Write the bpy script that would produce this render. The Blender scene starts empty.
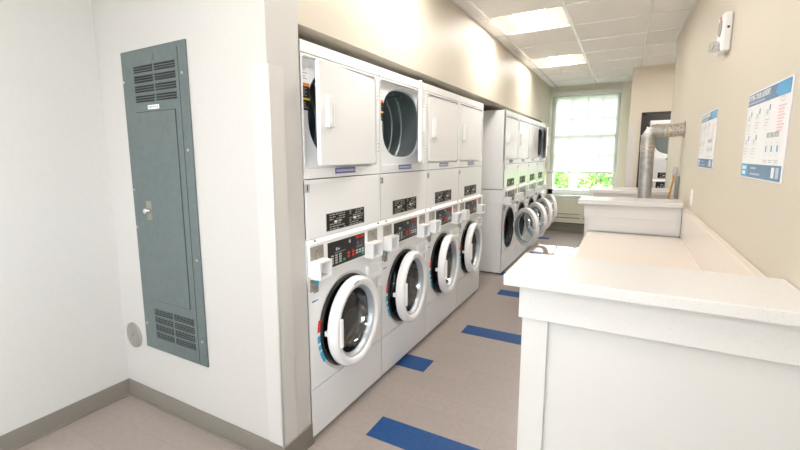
import bpy, bmesh, math, random
from mathutils import Vector, Matrix
C = bpy.context.scene.collection
PI = math.pi
random.seed(7)

# ------------------------------------------------------------------ materials
def mat(name, col, rough=.5, metal=0., spec=.5, **kw):
    m = bpy.data.materials.new(name); m.use_nodes = True
    b = m.node_tree.nodes['Principled BSDF']
    b.inputs['Base Color'].default_value = (*col, 1)
    b.inputs['Roughness'].default_value = rough
    b.inputs['Metallic'].default_value = metal
    b.inputs['Specular IOR Level'].default_value = spec
    for k, v in kw.items(): b.inputs[k.replace('_', ' ')].default_value = v
    return m

def speckle(m, col, col2, scale, lo=.6, hi=.7, bump=0., detail=2.):
    nt = m.node_tree; N = nt.nodes; L = nt.links; b = N['Principled BSDF']
    tc = N.new('ShaderNodeTexCoord'); n = N.new('ShaderNodeTexNoise'); r = N.new('ShaderNodeValToRGB')
    n.inputs['Scale'].default_value = scale; n.inputs['Detail'].default_value = detail
    r.color_ramp.elements[0].position = lo; r.color_ramp.elements[1].position = hi
    r.color_ramp.elements[0].color = (*col, 1); r.color_ramp.elements[1].color = (*col2, 1)
    L.new(tc.outputs['Object'], n.inputs['Vector']); L.new(n.outputs['Fac'], r.inputs['Fac'])
    L.new(r.outputs['Color'], b.inputs['Base Color'])
    if bump:
        bp = N.new('ShaderNodeBump'); bp.inputs['Strength'].default_value = bump; bp.inputs['Distance'].default_value = .002
        L.new(n.outputs['Fac'], bp.inputs['Height']); L.new(bp.outputs['Normal'], b.inputs['Normal'])
    return m

def paint(name, col, rough=.45, spec=.4):
    m = mat(name, col, rough, 0, spec)
    return speckle(m, col, tuple(c*.985 for c in col), 60, .4, .6, 0)

M = {}
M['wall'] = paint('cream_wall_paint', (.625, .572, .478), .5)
M['wall_near'] = paint('cream_paint_daylight_tint', (.565, .553, .53), .5)  # same cream paint as the hall, neutral daylight put into the colour
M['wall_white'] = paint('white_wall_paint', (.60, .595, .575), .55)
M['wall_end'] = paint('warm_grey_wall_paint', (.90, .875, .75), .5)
M['guard'] = mat('vinyl_corner_guard', (.60, .588, .565), .4)
M['ceiling'] = speckle(mat('ceiling_tile', (.8, .79, .76), .9, 0, .1), (.92, .91, .89), (.80, .785, .76), 220, .58, .66, .2)
M['tbar'] = mat('ceiling_grid_white', (.95, .95, .94), .2)
M['base'] = mat('grey_rubber_baseboard', (.215, .195, .17), .45)
M['enamel'] = mat('white_enamel', (.86, .875, .89), .2, 0, .5)
M['enamel2'] = mat('white_plastic', (.89, .90, .91), .28, 0, .5)
M['seam'] = mat('dark_gap', (.03, .03, .03), .7)
M['black'] = mat('black_plastic', (.012, .012, .013), .3)
M['rubber'] = mat('black_rubber_gasket', (.018, .018, .02), .4)
M['drum'] = mat('brushed_drum_steel', (.40, .47, .48), .38, .75)
M['tub'] = mat('dark_tub_steel', (.28, .29, .30), .25, .95)
M['chrome'] = mat('chrome', (.75, .76, .78), .12, 1.)
M['ringmetal'] = mat('satin_blue_grey_ring', (.50, .55, .60), .38, .6)
M['steel'] = mat('brushed_steel', (.50, .49, .46), .35, .9)
M['slotplate'] = mat('coin_slot_steel', (.42, .40, .36), .4, .6)
M['labelgrey'] = mat('label_grey_print', (.32, .32, .30), .5)
M['labeldark'] = mat('label_dark', (.02, .02, .018), .6, 0, .2)
M['keys'] = mat('key_grey', (.50, .51, .50), .4)
M['red'] = mat('red_print', (.75, .03, .02), .4)
M['green'] = mat('green_print', (.01, .42, .16), .4)
M['orange'] = mat('orange_sticker', (.85, .22, .02), .5)
M['yellow'] = mat('yellow_sticker', (.85, .6, .05), .5)
M['cyan'] = mat('cyan_sticker', (.03, .45, .70), .4)
M['bluelabel'] = mat('blue_label', (.10, .11, .35), .4)
M['whiteprint'] = mat('white_print', (.85, .85, .86), .5)
M['paleprint'] = mat('pale_blue_print', (.5, .55, .68), .5)
M['panel'] = speckle(mat('grey_green_enamel', (.15, .19, .19), .42), (.108, .140, .140), (.120, .152, .152), 30, .4, .6)
M['paneldark'] = mat('louvre_dark', (.015, .018, .018), .6)
M['brassplate'] = mat('dull_lock_plate', (.30, .29, .24), .4, .5)
M['quartz'] = speckle(mat('white_quartz', (.8, .78, .76), .22, 0, .5), (.74, .735, .73), (.58, .60, .56), 260, .64, .72)
M['laminate'] = mat('white_laminate', (.70, .70, .69), .4)
M['worktop'] = speckle(mat('beige_worktop', (.78, .7, .62), .22), (.78, .71, .64), (.66, .58, .5), 260, .62, .72)
M['galv'] = speckle(mat('galvanised_steel', (.5, .5, .5), .42, .75), (.40, .40, .39), (.52, .52, .50), 25, .35, .65)
M['foiltape'] = speckle(mat('foil_tape', (.62, .58, .52), .4, .6), (.66, .62, .56), (.42, .36, .30), 70, .45, .6)
M['door_and_shade'] = mat('dark_frame_and_closet_shade', (.035, .032, .03), .5)
M['shade'] = None
M['winframe'] = mat('white_window_frame', (.82, .83, .81), .4)
M['sill'] = mat('grey_green_sill', (.66, .70, .66), .35)
M['heater'] = mat('beige_green_enamel', (.66, .65, .53), .45)
M['posterwhite'] = mat('poster_white', (.84, .83, .86), .35)
M['posternavy'] = mat('poster_slate_blue', (.08, .17, .34), .35)
M['postersky'] = mat('poster_sky_blue', (.04, .33, .64), .35)
M['postergrey'] = mat('poster_grey_print', (.5, .52, .52), .5)
M['posterred'] = mat('poster_red_print', (.82, .50, .52), .5)
M['postergreen'] = mat('poster_pale_line', (.62, .70, .62), .5)
M['leaf'] = speckle(mat('leaf_green', (.2, .4, .08), .5), (.10, .26, .04), (.22, .40, .08), 3, .4, .6)
M['grass'] = speckle(mat('grass_green', (.2, .35, .1), .9), (.16, .3, .08), (.3, .4, .14), 5, .4, .6)
M['paving'] = mat('pale_bounce_paving', (.62, .60, .57), .8)
M['bark'] = mat('bark', (.12, .08, .05), .8)
M['hose'] = mat('yellow_gas_hose', (.55, .30, .07), .4)
M['greymetal'] = mat('grey_painted_metal', (.3, .3, .29), .5)

def mix_glass(name, fac, tint=(1, 1, 1), rough=.02):
    m = bpy.data.materials.new(name); m.use_nodes = True; nt = m.node_tree; nt.nodes.clear()
    o = nt.nodes.new('ShaderNodeOutputMaterial'); t = nt.nodes.new('ShaderNodeBsdfTransparent'); g = nt.nodes.new('ShaderNodeBsdfGlossy')
    x = nt.nodes.new('ShaderNodeMixShader'); x.inputs[0].default_value = fac
    t.inputs[0].default_value = (*tint, 1); g.inputs['Roughness'].default_value = rough
    nt.links.new(t.outputs[0], x.inputs[1]); nt.links.new(g.outputs[0], x.inputs[2]); nt.links.new(x.outputs[0], o.inputs[0])
    return m
M['glass'] = mix_glass('window_glass', .06)
M['doorglass'] = mix_glass('door_glass', .16, (.80, .86, .88), .03)
M['lens'] = mix_glass('strobe_lens', .35, (.9, .92, .95), .08)
def translucent(name, col, f):
    m = bpy.data.materials.new(name); m.use_nodes = True; nt = m.node_tree; nt.nodes.clear()
    o = nt.nodes.new('ShaderNodeOutputMaterial'); d = nt.nodes.new('ShaderNodeBsdfDiffuse'); t = nt.nodes.new('ShaderNodeBsdfTranslucent')
    x = nt.nodes.new('ShaderNodeMixShader'); x.inputs[0].default_value = f
    d.inputs[0].default_value = (*col, 1); t.inputs[0].default_value = (.28, .28, .27, 1)
    tr = nt.nodes.new('ShaderNodeBsdfTransparent'); tr.inputs[0].default_value = (.14, .14, .14, 1)
    y = nt.nodes.new('ShaderNodeMixShader'); y.inputs[0].default_value = .10
    nt.links.new(d.outputs[0], x.inputs[1]); nt.links.new(t.outputs[0], x.inputs[2])
    nt.links.new(x.outputs[0], y.inputs[1]); nt.links.new(tr.outputs[0], y.inputs[2]); nt.links.new(y.outputs[0], o.inputs[0])
    return m
M['shade'] = translucent('roller_shade_fabric', (.75, .75, .72), .45)
def emit(name, col, s):
    m = bpy.data.materials.new(name); m.use_nodes = True; nt = m.node_tree; nt.nodes.clear()
    o = nt.nodes.new('ShaderNodeOutputMaterial'); e = nt.nodes.new('ShaderNodeEmission')
    e.inputs[0].default_value = (*col, 1); e.inputs[1].default_value = s
    nt.links.new(e.outputs[0], o.inputs[0]); return m
M['lamp'] = emit('troffer_lens_glow', (1, .94, .875), 10.8)
M['pan'] = mat('troffer_reflector', (.60, .56, .50), .7)

# floor: vinyl planks with faint joints
def floor_mat():
    m = mat('taupe_vinyl_planks', (.3, .25, .22), .28, 0, .5)
    nt = m.node_tree; N = nt.nodes; L = nt.links; b = N['Principled BSDF']
    tc = N.new('ShaderNodeTexCoord'); mp = N.new('ShaderNodeMapping'); br = N.new('ShaderNodeTexBrick')
    mp.inputs['Location'].default_value = (-.165, .353, 0)
    L.new(tc.outputs['Object'], mp.inputs['Vector']); L.new(mp.outputs[0], br.inputs['Vector'])
    br.inputs['Scale'].default_value = 1; br.inputs['Brick Width'].default_value = .572; br.inputs['Row Height'].default_value = .185
    br.inputs['Mortar Size'].default_value = .0018; br.inputs['Mortar Smooth'].default_value = .3; br.offset = .5
    br.inputs['Color1'].default_value = (.365, .313, .287, 1); br.inputs['Color2'].default_value = (.38, .325, .297, 1)
    br.inputs['Mortar'].default_value = (.32, .27, .248, 1)
    n = N.new('ShaderNodeTexNoise'); n.inputs['Scale'].default_value = 35; n.inputs['Detail'].default_value = 6
    mx = N.new('ShaderNodeMixRGB'); mx.blend_type = 'MULTIPLY'; mx.inputs[0].default_value = .22
    L.new(tc.outputs['Object'], n.inputs['Vector']); L.new(br.outputs['Color'], mx.inputs[1]); L.new(n.outputs['Fac'], mx.inputs[2])
    L.new(mx.outputs[0], b.inputs['Base Color'])
    return m
M['floor'] = floor_mat()
M['floorblue'] = speckle(mat('blue_vinyl_plank', (.02, .08, .25), .4, 0, .25), (.010, .060, .20), (.014, .070, .215), 40, .4, .6)

# ------------------------------------------------------------------ mesh builder
class MB:
    def __init__(s, off=(0, 0, 0)):
        s.bm = bmesh.new(); s.ms = []; s.off = Vector(off)
    def mi(s, m):
        if m not in s.ms: s.ms.append(m)
        return s.ms.index(m)
    def v(s, p): return s.bm.verts.new(Vector(p) + s.off)
    def f(s, vs, m, smooth=False):
        try: fc = s.bm.faces.new(vs)
        except ValueError: return
        fc.material_index = s.mi(m); fc.smooth = smooth
    def box(s, x0, x1, y0, y1, z0, z1, m, skip=''):
        p = [s.v((x, y, z)) for x in (x0, x1) for y in (y0, y1) for z in (z0, z1)]
        F = {'-x': (0, 1, 3, 2), '+x': (4, 6, 7, 5), '-y': (0, 4, 5, 1), '+y': (2, 3, 7, 6), '-z': (0, 2, 6, 4), '+z': (1, 5, 7, 3)}
        for k, q in F.items():
            if k not in skip: s.f([p[i] for i in q], m)
        return s
    def tube(s, pts, r, m, seg=16, caps=True):
        pts = [Vector(p) for p in pts]; rs = r if isinstance(r, (list, tuple)) else [r]*len(pts)
        rings = []; up = None
        for i, p in enumerate(pts):
            if i == 0: d = pts[1]-p
            elif i == len(pts)-1: d = p-pts[i-1]
            else: d = (pts[i+1]-p).normalized()+(p-pts[i-1]).normalized()
            d.normalize()
            if up is None:
                up = Vector((0, 0, 1)) if abs(d.z) < .9 else Vector((0, 1, 0))
            a = d.cross(up).normalized(); b = a.cross(d).normalized(); up = b
            rings.append([s.v(p+(a*math.cos(t*2*PI/seg)+b*math.sin(t*2*PI/seg))*rs[i]) for t in range(seg)])
        for A, B in zip(rings, rings[1:]):
            for k in range(seg): s.f([A[k], B[k], B[(k+1) % seg], A[(k+1) % seg]], m, True)
        if caps: s.f(rings[0], m); s.f(rings[-1][::-1], m)
        return s
    # closed curves in the YZ plane lofted along X: curves = [(fn, x)], fn(angle)->(y,z)
    def loft(s, curves, mats, angs, smooth=False, cap=None, capm=None):
        rings = [[s.v((x, *fn(a))) for a in angs] for fn, x in curves]
        n = len(angs)
        for i, (A, B) in enumerate(zip(rings, rings[1:])):
            m = mats[i] if isinstance(mats, list) else mats
            for k in range(n): s.f([A[k], A[(k+1) % n], B[(k+1) % n], B[k]], m, smooth)
        if cap in ('end', 'both'): s.f(rings[-1], capm)
        if cap in ('start', 'both'): s.f(rings[0][::-1], capm)
        return s
    def build(s, name, parent=None, loc=None, bevel=0., smooth_angle=None, rotz=0, fix=True):
        if fix: bmesh.ops.recalc_face_normals(s.bm, faces=s.bm.faces)
        for ed in s.bm.edges:
            if len(ed.link_faces) == 2 and ed.calc_face_angle(0) > .6: ed.smooth = False
        me = bpy.data.meshes.new(name); s.bm.to_mesh(me); s.bm.free()
        for m in s.ms: me.materials.append(M[m])
        o = bpy.data.objects.new(name, me); C.objects.link(o)
        if parent: o.parent = parent
        if loc: o.location = loc
        o.rotation_euler[2] = rotz
        if bevel:
            b = o.modifiers.new('bevel', 'BEVEL'); b.width = bevel; b.segments = 2; b.limit_method = 'ANGLE'; b.angle_limit = math.radians(50)
        return o

def rectf(cy, cz, y0, y1, z0, z1):
    def f(a):
        c, s = math.cos(a), math.sin(a); t = 1e9
        if c > 1e-9: t = min(t, (y1-cy)/c)
        if c < -1e-9: t = min(t, (y0-cy)/c)
        if s > 1e-9: t = min(t, (z1-cz)/s)
        if s < -1e-9: t = min(t, (z0-cz)/s)
        return cy+c*t, cz+s*t
    return f
def rr_sdf(y, z, hy, hz, r):
    qy, qz = abs(y)-hy+r, abs(z)-hz+r
    return math.hypot(max(qy, 0), max(qz, 0))+min(max(qy, qz), 0)-r
def rrect(cy, cz, y0, y1, z0, z1, r):             # rounded rectangle sampled by rays from (cy, cz)
    my, mz, hy, hz = (y0+y1)/2, (z0+z1)/2, (y1-y0)/2, (z1-z0)/2
    def f(a):
        c, s = math.cos(a), math.sin(a); lo, hi = 0, 1.5
        for _ in range(36):
            m = (lo+hi)/2
            if rr_sdf(cy+c*m-my, cz+s*m-mz, hy, hz, r) < 0: lo = m
            else: hi = m
        return cy+c*lo, cz+s*lo
    return f
def rangs(n, cy, cz, y0, y1, z0, z1, r):
    A = [2*PI*i/n for i in range(n)]
    for sy, yc in ((-1, y0+r), (1, y1-r)):
        for sz, zc in ((-1, z0+r), (1, z1-r)):
            for k in range(7):
                a = k/6*PI/2; A.append(math.atan2(zc+sz*r*math.sin(a)-cz, yc+sy*r*math.cos(a)-cy) % (2*PI))
    return A
def supf(cy, cz, ry, rz, n):
    def f(a):
        c, s = math.cos(a), math.sin(a)
        t = (abs(c/ry)**n+abs(s/rz)**n)**(-1/n)
        return cy+c*t, cz+s*t
    return f
def angset(n, *rects):
    A = [2*PI*i/n for i in range(n)]
    for cy, cz, y0, y1, z0, z1 in rects:
        for y in (y0, y1):
            for z in (z0, z1): A.append(math.atan2(z-cz, y-cy) % (2*PI))
    return sorted(set(round(a, 5) for a in A))
def lathe(mb, prof, cy, cz, mats, seg=56, smooth=True):
    A = [2*PI*i/seg for i in range(seg)]
    return mb.loft([(supf(cy, cz, r, r, 2), x) for r, x in prof], mats, A, smooth)

def tag(o, label=None, cat=None, group=None, kind=None):
    if label: o['label'] = label
    if cat: o['category'] = cat
    if group: o['group'] = group
    if kind: o['kind'] = kind
    return o
def thing(name, label, cat, loc=(0, 0, 0), rotz=0, group=None):
    o = bpy.data.objects.new(name, None); C.objects.link(o); o.location = loc; o.rotation_euler[2] = rotz
    o.empty_display_size = .1
    return tag(o, label, cat, group)
def struct(name, boxes, m, bevel=0):
    mb = MB()
    for b in boxes: mb.box(*b, m)
    return tag(mb.build(name, bevel=bevel), kind='structure')
def text(body, size, m, parent, loc, rot, name, extr=.0004, bold=.0, align='CENTER', sx=1.):
    cu = bpy.data.curves.new(name, 'FONT'); cu.body = body; cu.size = size; cu.extrude = extr; cu.offset = bold*size
    cu.align_x = align; cu.align_y = 'CENTER'; cu.resolution_u = 2
    to = bpy.data.objects.new(name, cu); C.objects.link(to)
    dg = bpy.context.evaluated_depsgraph_get(); me = bpy.data.meshes.new_from_object(to.evaluated_get(dg))
    bpy.data.objects.remove(to); bpy.data.curves.remove(cu)
    me.materials.clear(); me.materials.append(M[m])
    o = bpy.data.objects.new(name, me); C.objects.link(o); o.parent = parent
    o.location = loc; o.rotation_euler = rot; o.scale = (sx, 1, 1)
    return o
RX = (PI/2, 0, PI/2)      # text facing +x, reading towards +y

# ------------------------------------------------------------------ the room
ZC = 2.70
XS = -.05        # face of the left hallway wall and soffit
XR = 1.68        # face of the right wall
YP = -.73        # wall with the electrical panel
OP = -.53        # alcove opening start
OE = 5.88        # alcove opening end
struct('wall_left', [(-1.45, -1.326, -5.1, YP+.2, 0, ZC+.1)], 'wall_white')
struct('wall_front', [(-1.326, XS, YP, OP, 0, ZC+.1)], 'wall_near')
struct('wall_alcove', [(-.98, -.86, OP, OE, 0, 2.035)], 'wall')
struct('wall_soffit', [(-.98, XS, OP, OE, 2.035, ZC+.1)], 'wall')
struct('wall_far_left', [(-.98, XS, OE, 6.8, 0, ZC+.1)], 'wall')
# end wall around the window opening
wx0, wx1, wz0, wz1 = -.025, 1.13, .69, 2.60
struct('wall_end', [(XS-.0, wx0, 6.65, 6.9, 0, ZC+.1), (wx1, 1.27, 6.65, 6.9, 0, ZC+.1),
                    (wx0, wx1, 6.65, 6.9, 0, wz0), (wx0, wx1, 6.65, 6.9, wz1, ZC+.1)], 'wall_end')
struct('wall_far_right', [(1.27, 1.42, 5.3, 6.9, 0, ZC+.1), (1.42, 2.35, 5.3, 5.42, 2.05, ZC+.1), (2.35, 3.1, 5.3, 5.42, 0, ZC+.1)], 'wall')
struct('wall_closet', [(1.42, 2.5, 6.8, 6.9, 0, ZC+.1), (2.4, 2.5, 5.42, 6.8, 0, ZC+.1)], 'door_and_shade')  # closet walls coloured dark to stand for the shaded interior
struct('wall_right', [(XR, 1.80, -5.1, -4.5, 0, ZC+.1), (XR, 1.80, -4.5, -2.5, 0, .95), (XR, 1.80, -4.5, -2.5, 2.25, ZC+.1), (XR, 1.80, -2.5, 3.9, 0, ZC+.1)], 'wall')
struct('wall_corridor', [(3.1, 3.2, 3.78, 5.42, 0, ZC+.1), (1.80, 3.1, 3.68, 3.78, 0, ZC+.1)], 'wall')
# wall behind the camera, with two openings added to let daylight in
struct('wall_back', [(-1.45, -1.0, -5.2, -5.1, 0, ZC+.1), (-1.0, 1.4, -5.2, -5.1, 0, 1.0), (-1.0, 1.4, -5.2, -5.1, 2.1, ZC+.1),
                     (-.3, .7, -5.2, -5.1, 1.0, 2.1), (1.4, 1.8, -5.2, -5.1, 0, ZC+.1)], 'wall_white')

# floor, one mesh with the blue planks laid into it
mb = MB()
mb.box(-1.5, 3.2, -5.2, 6.9, -.08, 0, 'floor')
L0 = -.407
for (x0, x1, k) in [(.165, .737, 0), (L0, .163, 4), (.165, .737, 8), (.168, .74, 14), (.0, .10, 18), (.10, .28, 25), (L0, .19, 32)]:
    y0 = -.353+.185*k
    a = [mb.v((x0, y0, .0006)), mb.v((x1, y0, .0006)), mb.v((x1, y0+.183, .0006)), mb.v((x0, y0+.183, .0006))]
    mb.f(a, 'floorblue')
tag(mb.build('floor', fix=False), kind='structure')

# ceiling tiles in a T-bar grid, cells left open for the lights
gx0, gy0, tx, ty = .07, 1.994, .648, .654
ceil = MB(); grid = MB()
def lightcell(i, j): return (i == 0 and j in (-6, -3, 0, 3)) or (i == -2 and j == -9) or (i == 1 and j == -9) or (i == 3 and j == 3)
for i in range(-3, 6):
    for j in range(-11, 8):
        x0, x1 = max(gx0+i*tx, -1.326), min(gx0+(i+1)*tx, 3.1)
        y0, y1 = max(gy0+j*ty, -5.1), min(gy0+(j+1)*ty, 6.65)
        if x1 <= x0 or y1 <= y0 or lightcell(i, j): continue
        ceil.box(x0, x1, y0, y1, ZC, ZC+.02, 'ceiling')
ceil.box(-1.5, 3.2, -5.2, 6.9, ZC+.16, ZC+.2, 'ceiling')
ceil.box(1.42, 2.4, 5.42, 6.8, ZC-.02, ZC, 'ceiling')
tag(ceil.build('ceiling'), kind='structure')
def seg(lo, hi, n, d, g0): return [g0+d*i for i in range(-12, 10) if lo < g0+d*i < hi]
for x in seg(-1.3, 3.0, 0, tx, gx0):
    y0, y1 = (-5.1, 6.65) if x > XS and x < XR else ((-5.1, YP) if x < XS else (3.78, 5.3))
    grid.box(x-.012, x+.012, y0, y1 if x < 1.27 or x > XR else 5.3, ZC-.004, ZC+.001, 'tbar')
for y in seg(-5, 6.6, 0, ty, gy0):
    x0, x1 = (XS if y > YP else -1.326), (XR if y < 3.9 else (3.1 if y < 5.3 else 1.27))
    grid.box(x0, x1, y-.012, y+.012, ZC-.004, ZC+.0005, 'tbar')
# edge angle
for b in [(XS, XS+.02, YP, 6.65), (XR-.02, XR, -5.1, 3.9), (XS, 1.27, 6.63, 6.65), (1.27, 3.1, 5.28, 5.3), (-1.326, XS, YP-.02, YP)]:
    grid.box(*b, ZC-.004, ZC+.0005, 'tbar')
tag(grid.build('trim_ceiling_grid'), kind='structure')

# baseboards
def baseboard(name, boxes): return struct(name, boxes, 'base', .003)
baseboard('baseboard_left', [(-1.326, -1.316, -5.1, YP, 0, .10), (-1.316, -1.306, -5.1, YP-.01, 0, .012)])
baseboard('baseboard_front', [(-1.316, XS+.008, YP-.010, YP, 0, .10), (-1.306, XS+.016, YP-.020, YP-.010, 0, .012)])
baseboard('baseboard_alcove_end', [(XS, XS+.010, YP-.010, OP, 0, .10), (XS+.010, XS+.020, YP-.02, OP, 0, .012)])
baseboard('baseboard_end', [(XS, 1.27, 6.52, 6.53, 0, .10), (1.262, 1.272, 5.29, 6.52, 0, .1), (1.27, 1.42, 5.29, 5.30, 0, .1)])
# corner guards
def guard(name, cx, cy, z1, w, flip=1):
    mb = MB()
    mb.box(cx-w, cx+.004, cy-.004, cy, .10, z1, 'guard')
    mb.box(cx, cx+.004, cy-.004, cy+w, .10, z1, 'guard')
    mb.tube([(cx+.001, cy-.001, .10), (cx+.001, cy-.001, z1)], .006, 'guard', 10)
    return tag(mb.build(name), kind='structure')
guard('trim_1', XS, YP, 1.829, .09)
mb = MB(); mb.box(1.27, 1.37, 5.296, 5.3, .1, 1.88, 'guard'); mb.box(1.266, 1.27, 5.296, 5.39, .1, 1.88, 'guard')
tag(mb.build('trim_2'), kind='structure')
mb = MB(); mb.box(XR-.005, XR+.03, 3.895, 3.906, 0, ZC-.01, 'guard')
tag(mb.build('trim_3'), kind='structure')
struct('trim_4', [(1.42, 1.445, 5.29, 5.42, 0, 2.05), (1.42, 2.35, 5.29, 5.42, 2.02, 2.05), (2.325, 2.35, 5.29, 5.42, 0, 2.05)], 'door_and_shade')
struct('wall_closet_side', [(1.4205, 1.43, 5.42, 6.8, 0, 2.68)], 'door_and_shade')  # shade inside the doorway, put into the wall colour

# ------------------------------------------------------------------ window at the end
win = tag(bpy.data.objects.new('window_1', None), kind='structure'); C.objects.link(win); win.location = ((wx0+wx1)/2, 6.72, wz0)
wo = (-(wx0+wx1)/2, -6.72, -wz0)
mb = MB(wo)
mb.box(wx0, wx0+.09, 6.66, 6.80, wz0, wz1, 'winframe'); mb.box(wx1-.06, wx1, 6.66, 6.80, wz0, wz1, 'winframe')
mb.box(wx0, wx1, 6.66, 6.80, wz0, .80, 'winframe'); mb.box(wx0, wx1, 6.66, 6.80, 2.50, wz1, 'winframe')
gx = (wx0+.09, wx1-.06)
mb.box(gx[0], gx[1], 6.70, 6.74, 1.775, 1.835, 'winframe')
mb.build('window_frame', win, bevel=.004)
mb = MB(wo)
for x in (.345, .598, .845): mb.box(x-.014, x+.014, 6.705, 6.735, .80, 2.50, 'winframe')
for z in (1.125, 1.465, 2.13): mb.box(gx[0], gx[1], 6.705, 6.735, z-.014, z+.014, 'winframe')
mb.build('muntins', win)
mb = MB(wo); mb.box(gx[0], gx[1], 6.718, 6.722, .80, 2.50, 'glass'); mb.build('glass_pane', win)
mb = MB(wo); mb.box(XS+.01, 1.262, 6.52, 6.66, .655, .69, 'sill'); mb.box(XS+.01, 1.262, 6.53, 6.65, .62, .655, 'sill'); mb.build('window_sill', win, bevel=.004)
# roller shade: thing hanging in the window
sh = thing('roller_shade', 'white translucent roller shade pulled most of the way down the end window', 'window shade', ((wx0+wx1)/2, 6.64, 2.52))
so = (-(wx0+wx1)/2, -6.64, -2.52)
mb = MB(so); mb.box(wx0+.0, wx1-.0, 6.585, 6.648, 2.52, 2.60, 'winframe'); mb.build('shade_cassette', sh, bevel=.006)
mb = MB(so)
v = [mb.v((x, 6.625, z)) for x, z in ((wx0+.02, 1.13), (wx1-.01, 1.13), (wx1-.01, 2.53), (wx0+.02, 2.53))]
mb.f(v, 'shade'); mb.build('shade_fabric', sh)
mb = MB(so); mb.tube([(wx0+.02, 6.625, 1.12), (wx1-.01, 6.625, 1.12)], .012, 'winframe', 10); mb.build('hem_bar', sh)
# heater cover under the window
ht = thing('heater_cover', 'beige-green metal heater cover with air slots below the end window', 'heater', (.6, 6.59, 0))
ho = (-.6, -6.59, 0)
mb = MB(ho); mb.box(XS+.002, 1.268, 6.53, 6.648, .16, .62, 'heater'); mb.build('heater_body', ht, bevel=.004)
mb = MB(ho)
for x0, x1 in ((.10, .58), (.64, 1.12)):
    mb.box(x0, x1, 6.526, 6.531, .262, .272, 'seam'); mb.box(x0, x1, 6.526, 6.531, .335, .343, 'seam')
mb.box(XS+.002, 1.268, 6.526, 6.531, .160, .172, 'seam'); mb.build('air_slots', ht)
mb = MB(ho); mb.box(XS+.002, 1.268, 6.535, 6.648, 0, .155, 'base'); mb.build('heater_plinth', ht)

# two unseen windows behind the camera, added for daylight
for n, (x0, x1) in enumerate(((-1.0, -.3), (.7, 1.4))):
    w = tag(bpy.data.objects.new('window_%d' % (n+2), None), kind='structure'); C.objects.link(w); w.location = ((x0+x1)/2, -5.15, 1.0)
    wf = MB((-(x0+x1)/2, 5.15, -1.0))
    wf.box(x0, x0+.05, -5.19, -5.11, 1.0, 2.1, 'winframe'); wf.box(x1-.05, x1, -5.19, -5.11, 1.0, 2.1, 'winframe')
    wf.box(x0, x1, -5.19, -5.11, 1.0, 1.05, 'winframe'); wf.box(x0, x1, -5.19, -5.11, 2.05, 2.1, 'winframe'); wf.box(x0, x1, -5.17, -5.13, 1.53, 1.57, 'winframe')
    wf.build('window_frame', w)
    g = MB((-(x0+x1)/2, 5.15, -1.0)); g.box(x0+.05, x1-.05, -5.152, -5.148, 1.05, 2.05, 'glass'); g.build('glass_pane', w)

w = tag(bpy.data.objects.new('window_4', None), kind='structure'); C.objects.link(w); w.location = (1.74, -3.5, .95)  # unseen window added in the right wall to bring daylight in sideways
wf = MB((-1.74, 3.5, -.95))
wf.box(1.70, 1.78, -4.5, -4.45, .95, 2.25, 'winframe'); wf.box(1.70, 1.78, -2.55, -2.5, .95, 2.25, 'winframe'); wf.box(1.70, 1.78, -3.53, -3.47, .95, 2.25, 'winframe')
wf.box(1.70, 1.78, -4.5, -2.5, .95, 1.0, 'winframe'); wf.box(1.70, 1.78, -4.5, -2.5, 2.2, 2.25, 'winframe')
wf.build('window_frame', w)
g = MB((-1.74, 3.5, -.95)); g.box(1.738, 1.742, -4.45, -2.55, 1.0, 2.2, 'glass'); g.build('glass_pane', w)

# ------------------------------------------------------------------ ceiling lights
def troffer():
    t = thing('ceiling_light', 'x', 'ceiling light')
    h = tx/2-.012; k = ty/2-.012
    mb = MB()
    mb.box(-h, h, -k, k, .10, .11, 'pan'); mb.box(-h, -h+.008, -k, k, 0, .10, 'pan'); mb.box(h-.008, h, -k, k, 0, .10, 'pan')
    mb.box(-h, h, -k, -k+.008, 0, .10, 'pan'); mb.box(-h, h, k-.008, k, 0, .10, 'pan')
    mb.build('housing', t)
    for s in (-1, 1):                         # curved side reflectors
        mb = MB(); n = 10; A = []
        for q in range(n+1):
            u = q/n; x = s*(h-.008-(h-.14)*u); z = .008+.042*math.sin(u*PI*.5)
            A.append((mb.v((x, -k+.008, z)), mb.v((x, k-.008, z)), ))
        for a, b in zip(A, A[1:]): mb.f([a[0], b[0], b[1], a[1]], 'pan', True)
        mb.build('reflector', t, fix=False)
    mb = MB(); n = 10; A = []
    for q in range(n+1):
        u = q/n*2-1; A.append((mb.v((.15*u, -k+.008, .05-.04*(1-u*u))), mb.v((.15*u, k-.008, .05-.04*(1-u*u)))))
    for a, b in zip(A, A[1:]): mb.f([a[0], b[0], b[1], a[1]], 'lamp', True)
    mb.build('lens', t, fix=False)
    return t
def copy_tree(o, parent=None):
    c = o.copy(); C.objects.link(c)
    if parent: c.parent = parent
    for ch in [x for x in kids.get(o.name, [])]: copy_tree(ch, c)
    return c
def index_kids(root):
    kids[root.name] = [o for o in C.objects if o.parent == root]
    for k in kids[root.name]: index_kids(k)
kids = {}
tr = troffer(); index_kids(tr)
cells = [(0, 0, 'square recessed ceiling light nearer the camera, over the aisle'), (0, 3, 'square recessed ceiling light farther down the aisle, nearer the window'),
         (0, -3, 'unseen square ceiling light added over the near counter'), (0, -6, 'unseen square ceiling light added above the camera'),  # out-of-view lights added to brighten the near room
         (-2, -9, 'unseen square ceiling light added by the left wall near the back windows'),  # another added fill light, out of view
         (3, 3, 'unseen square ceiling light added round the corner beyond the end of the right wall'),  # hidden light added to brighten the far wall
         ('c', 0, 'unseen square ceiling light added inside the dark doorway'),  # added above the door head to light the closet machine
         (1, -9, 'unseen square ceiling light added by the right wall near the back windows')]  # added near-room fill, never in view
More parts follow.
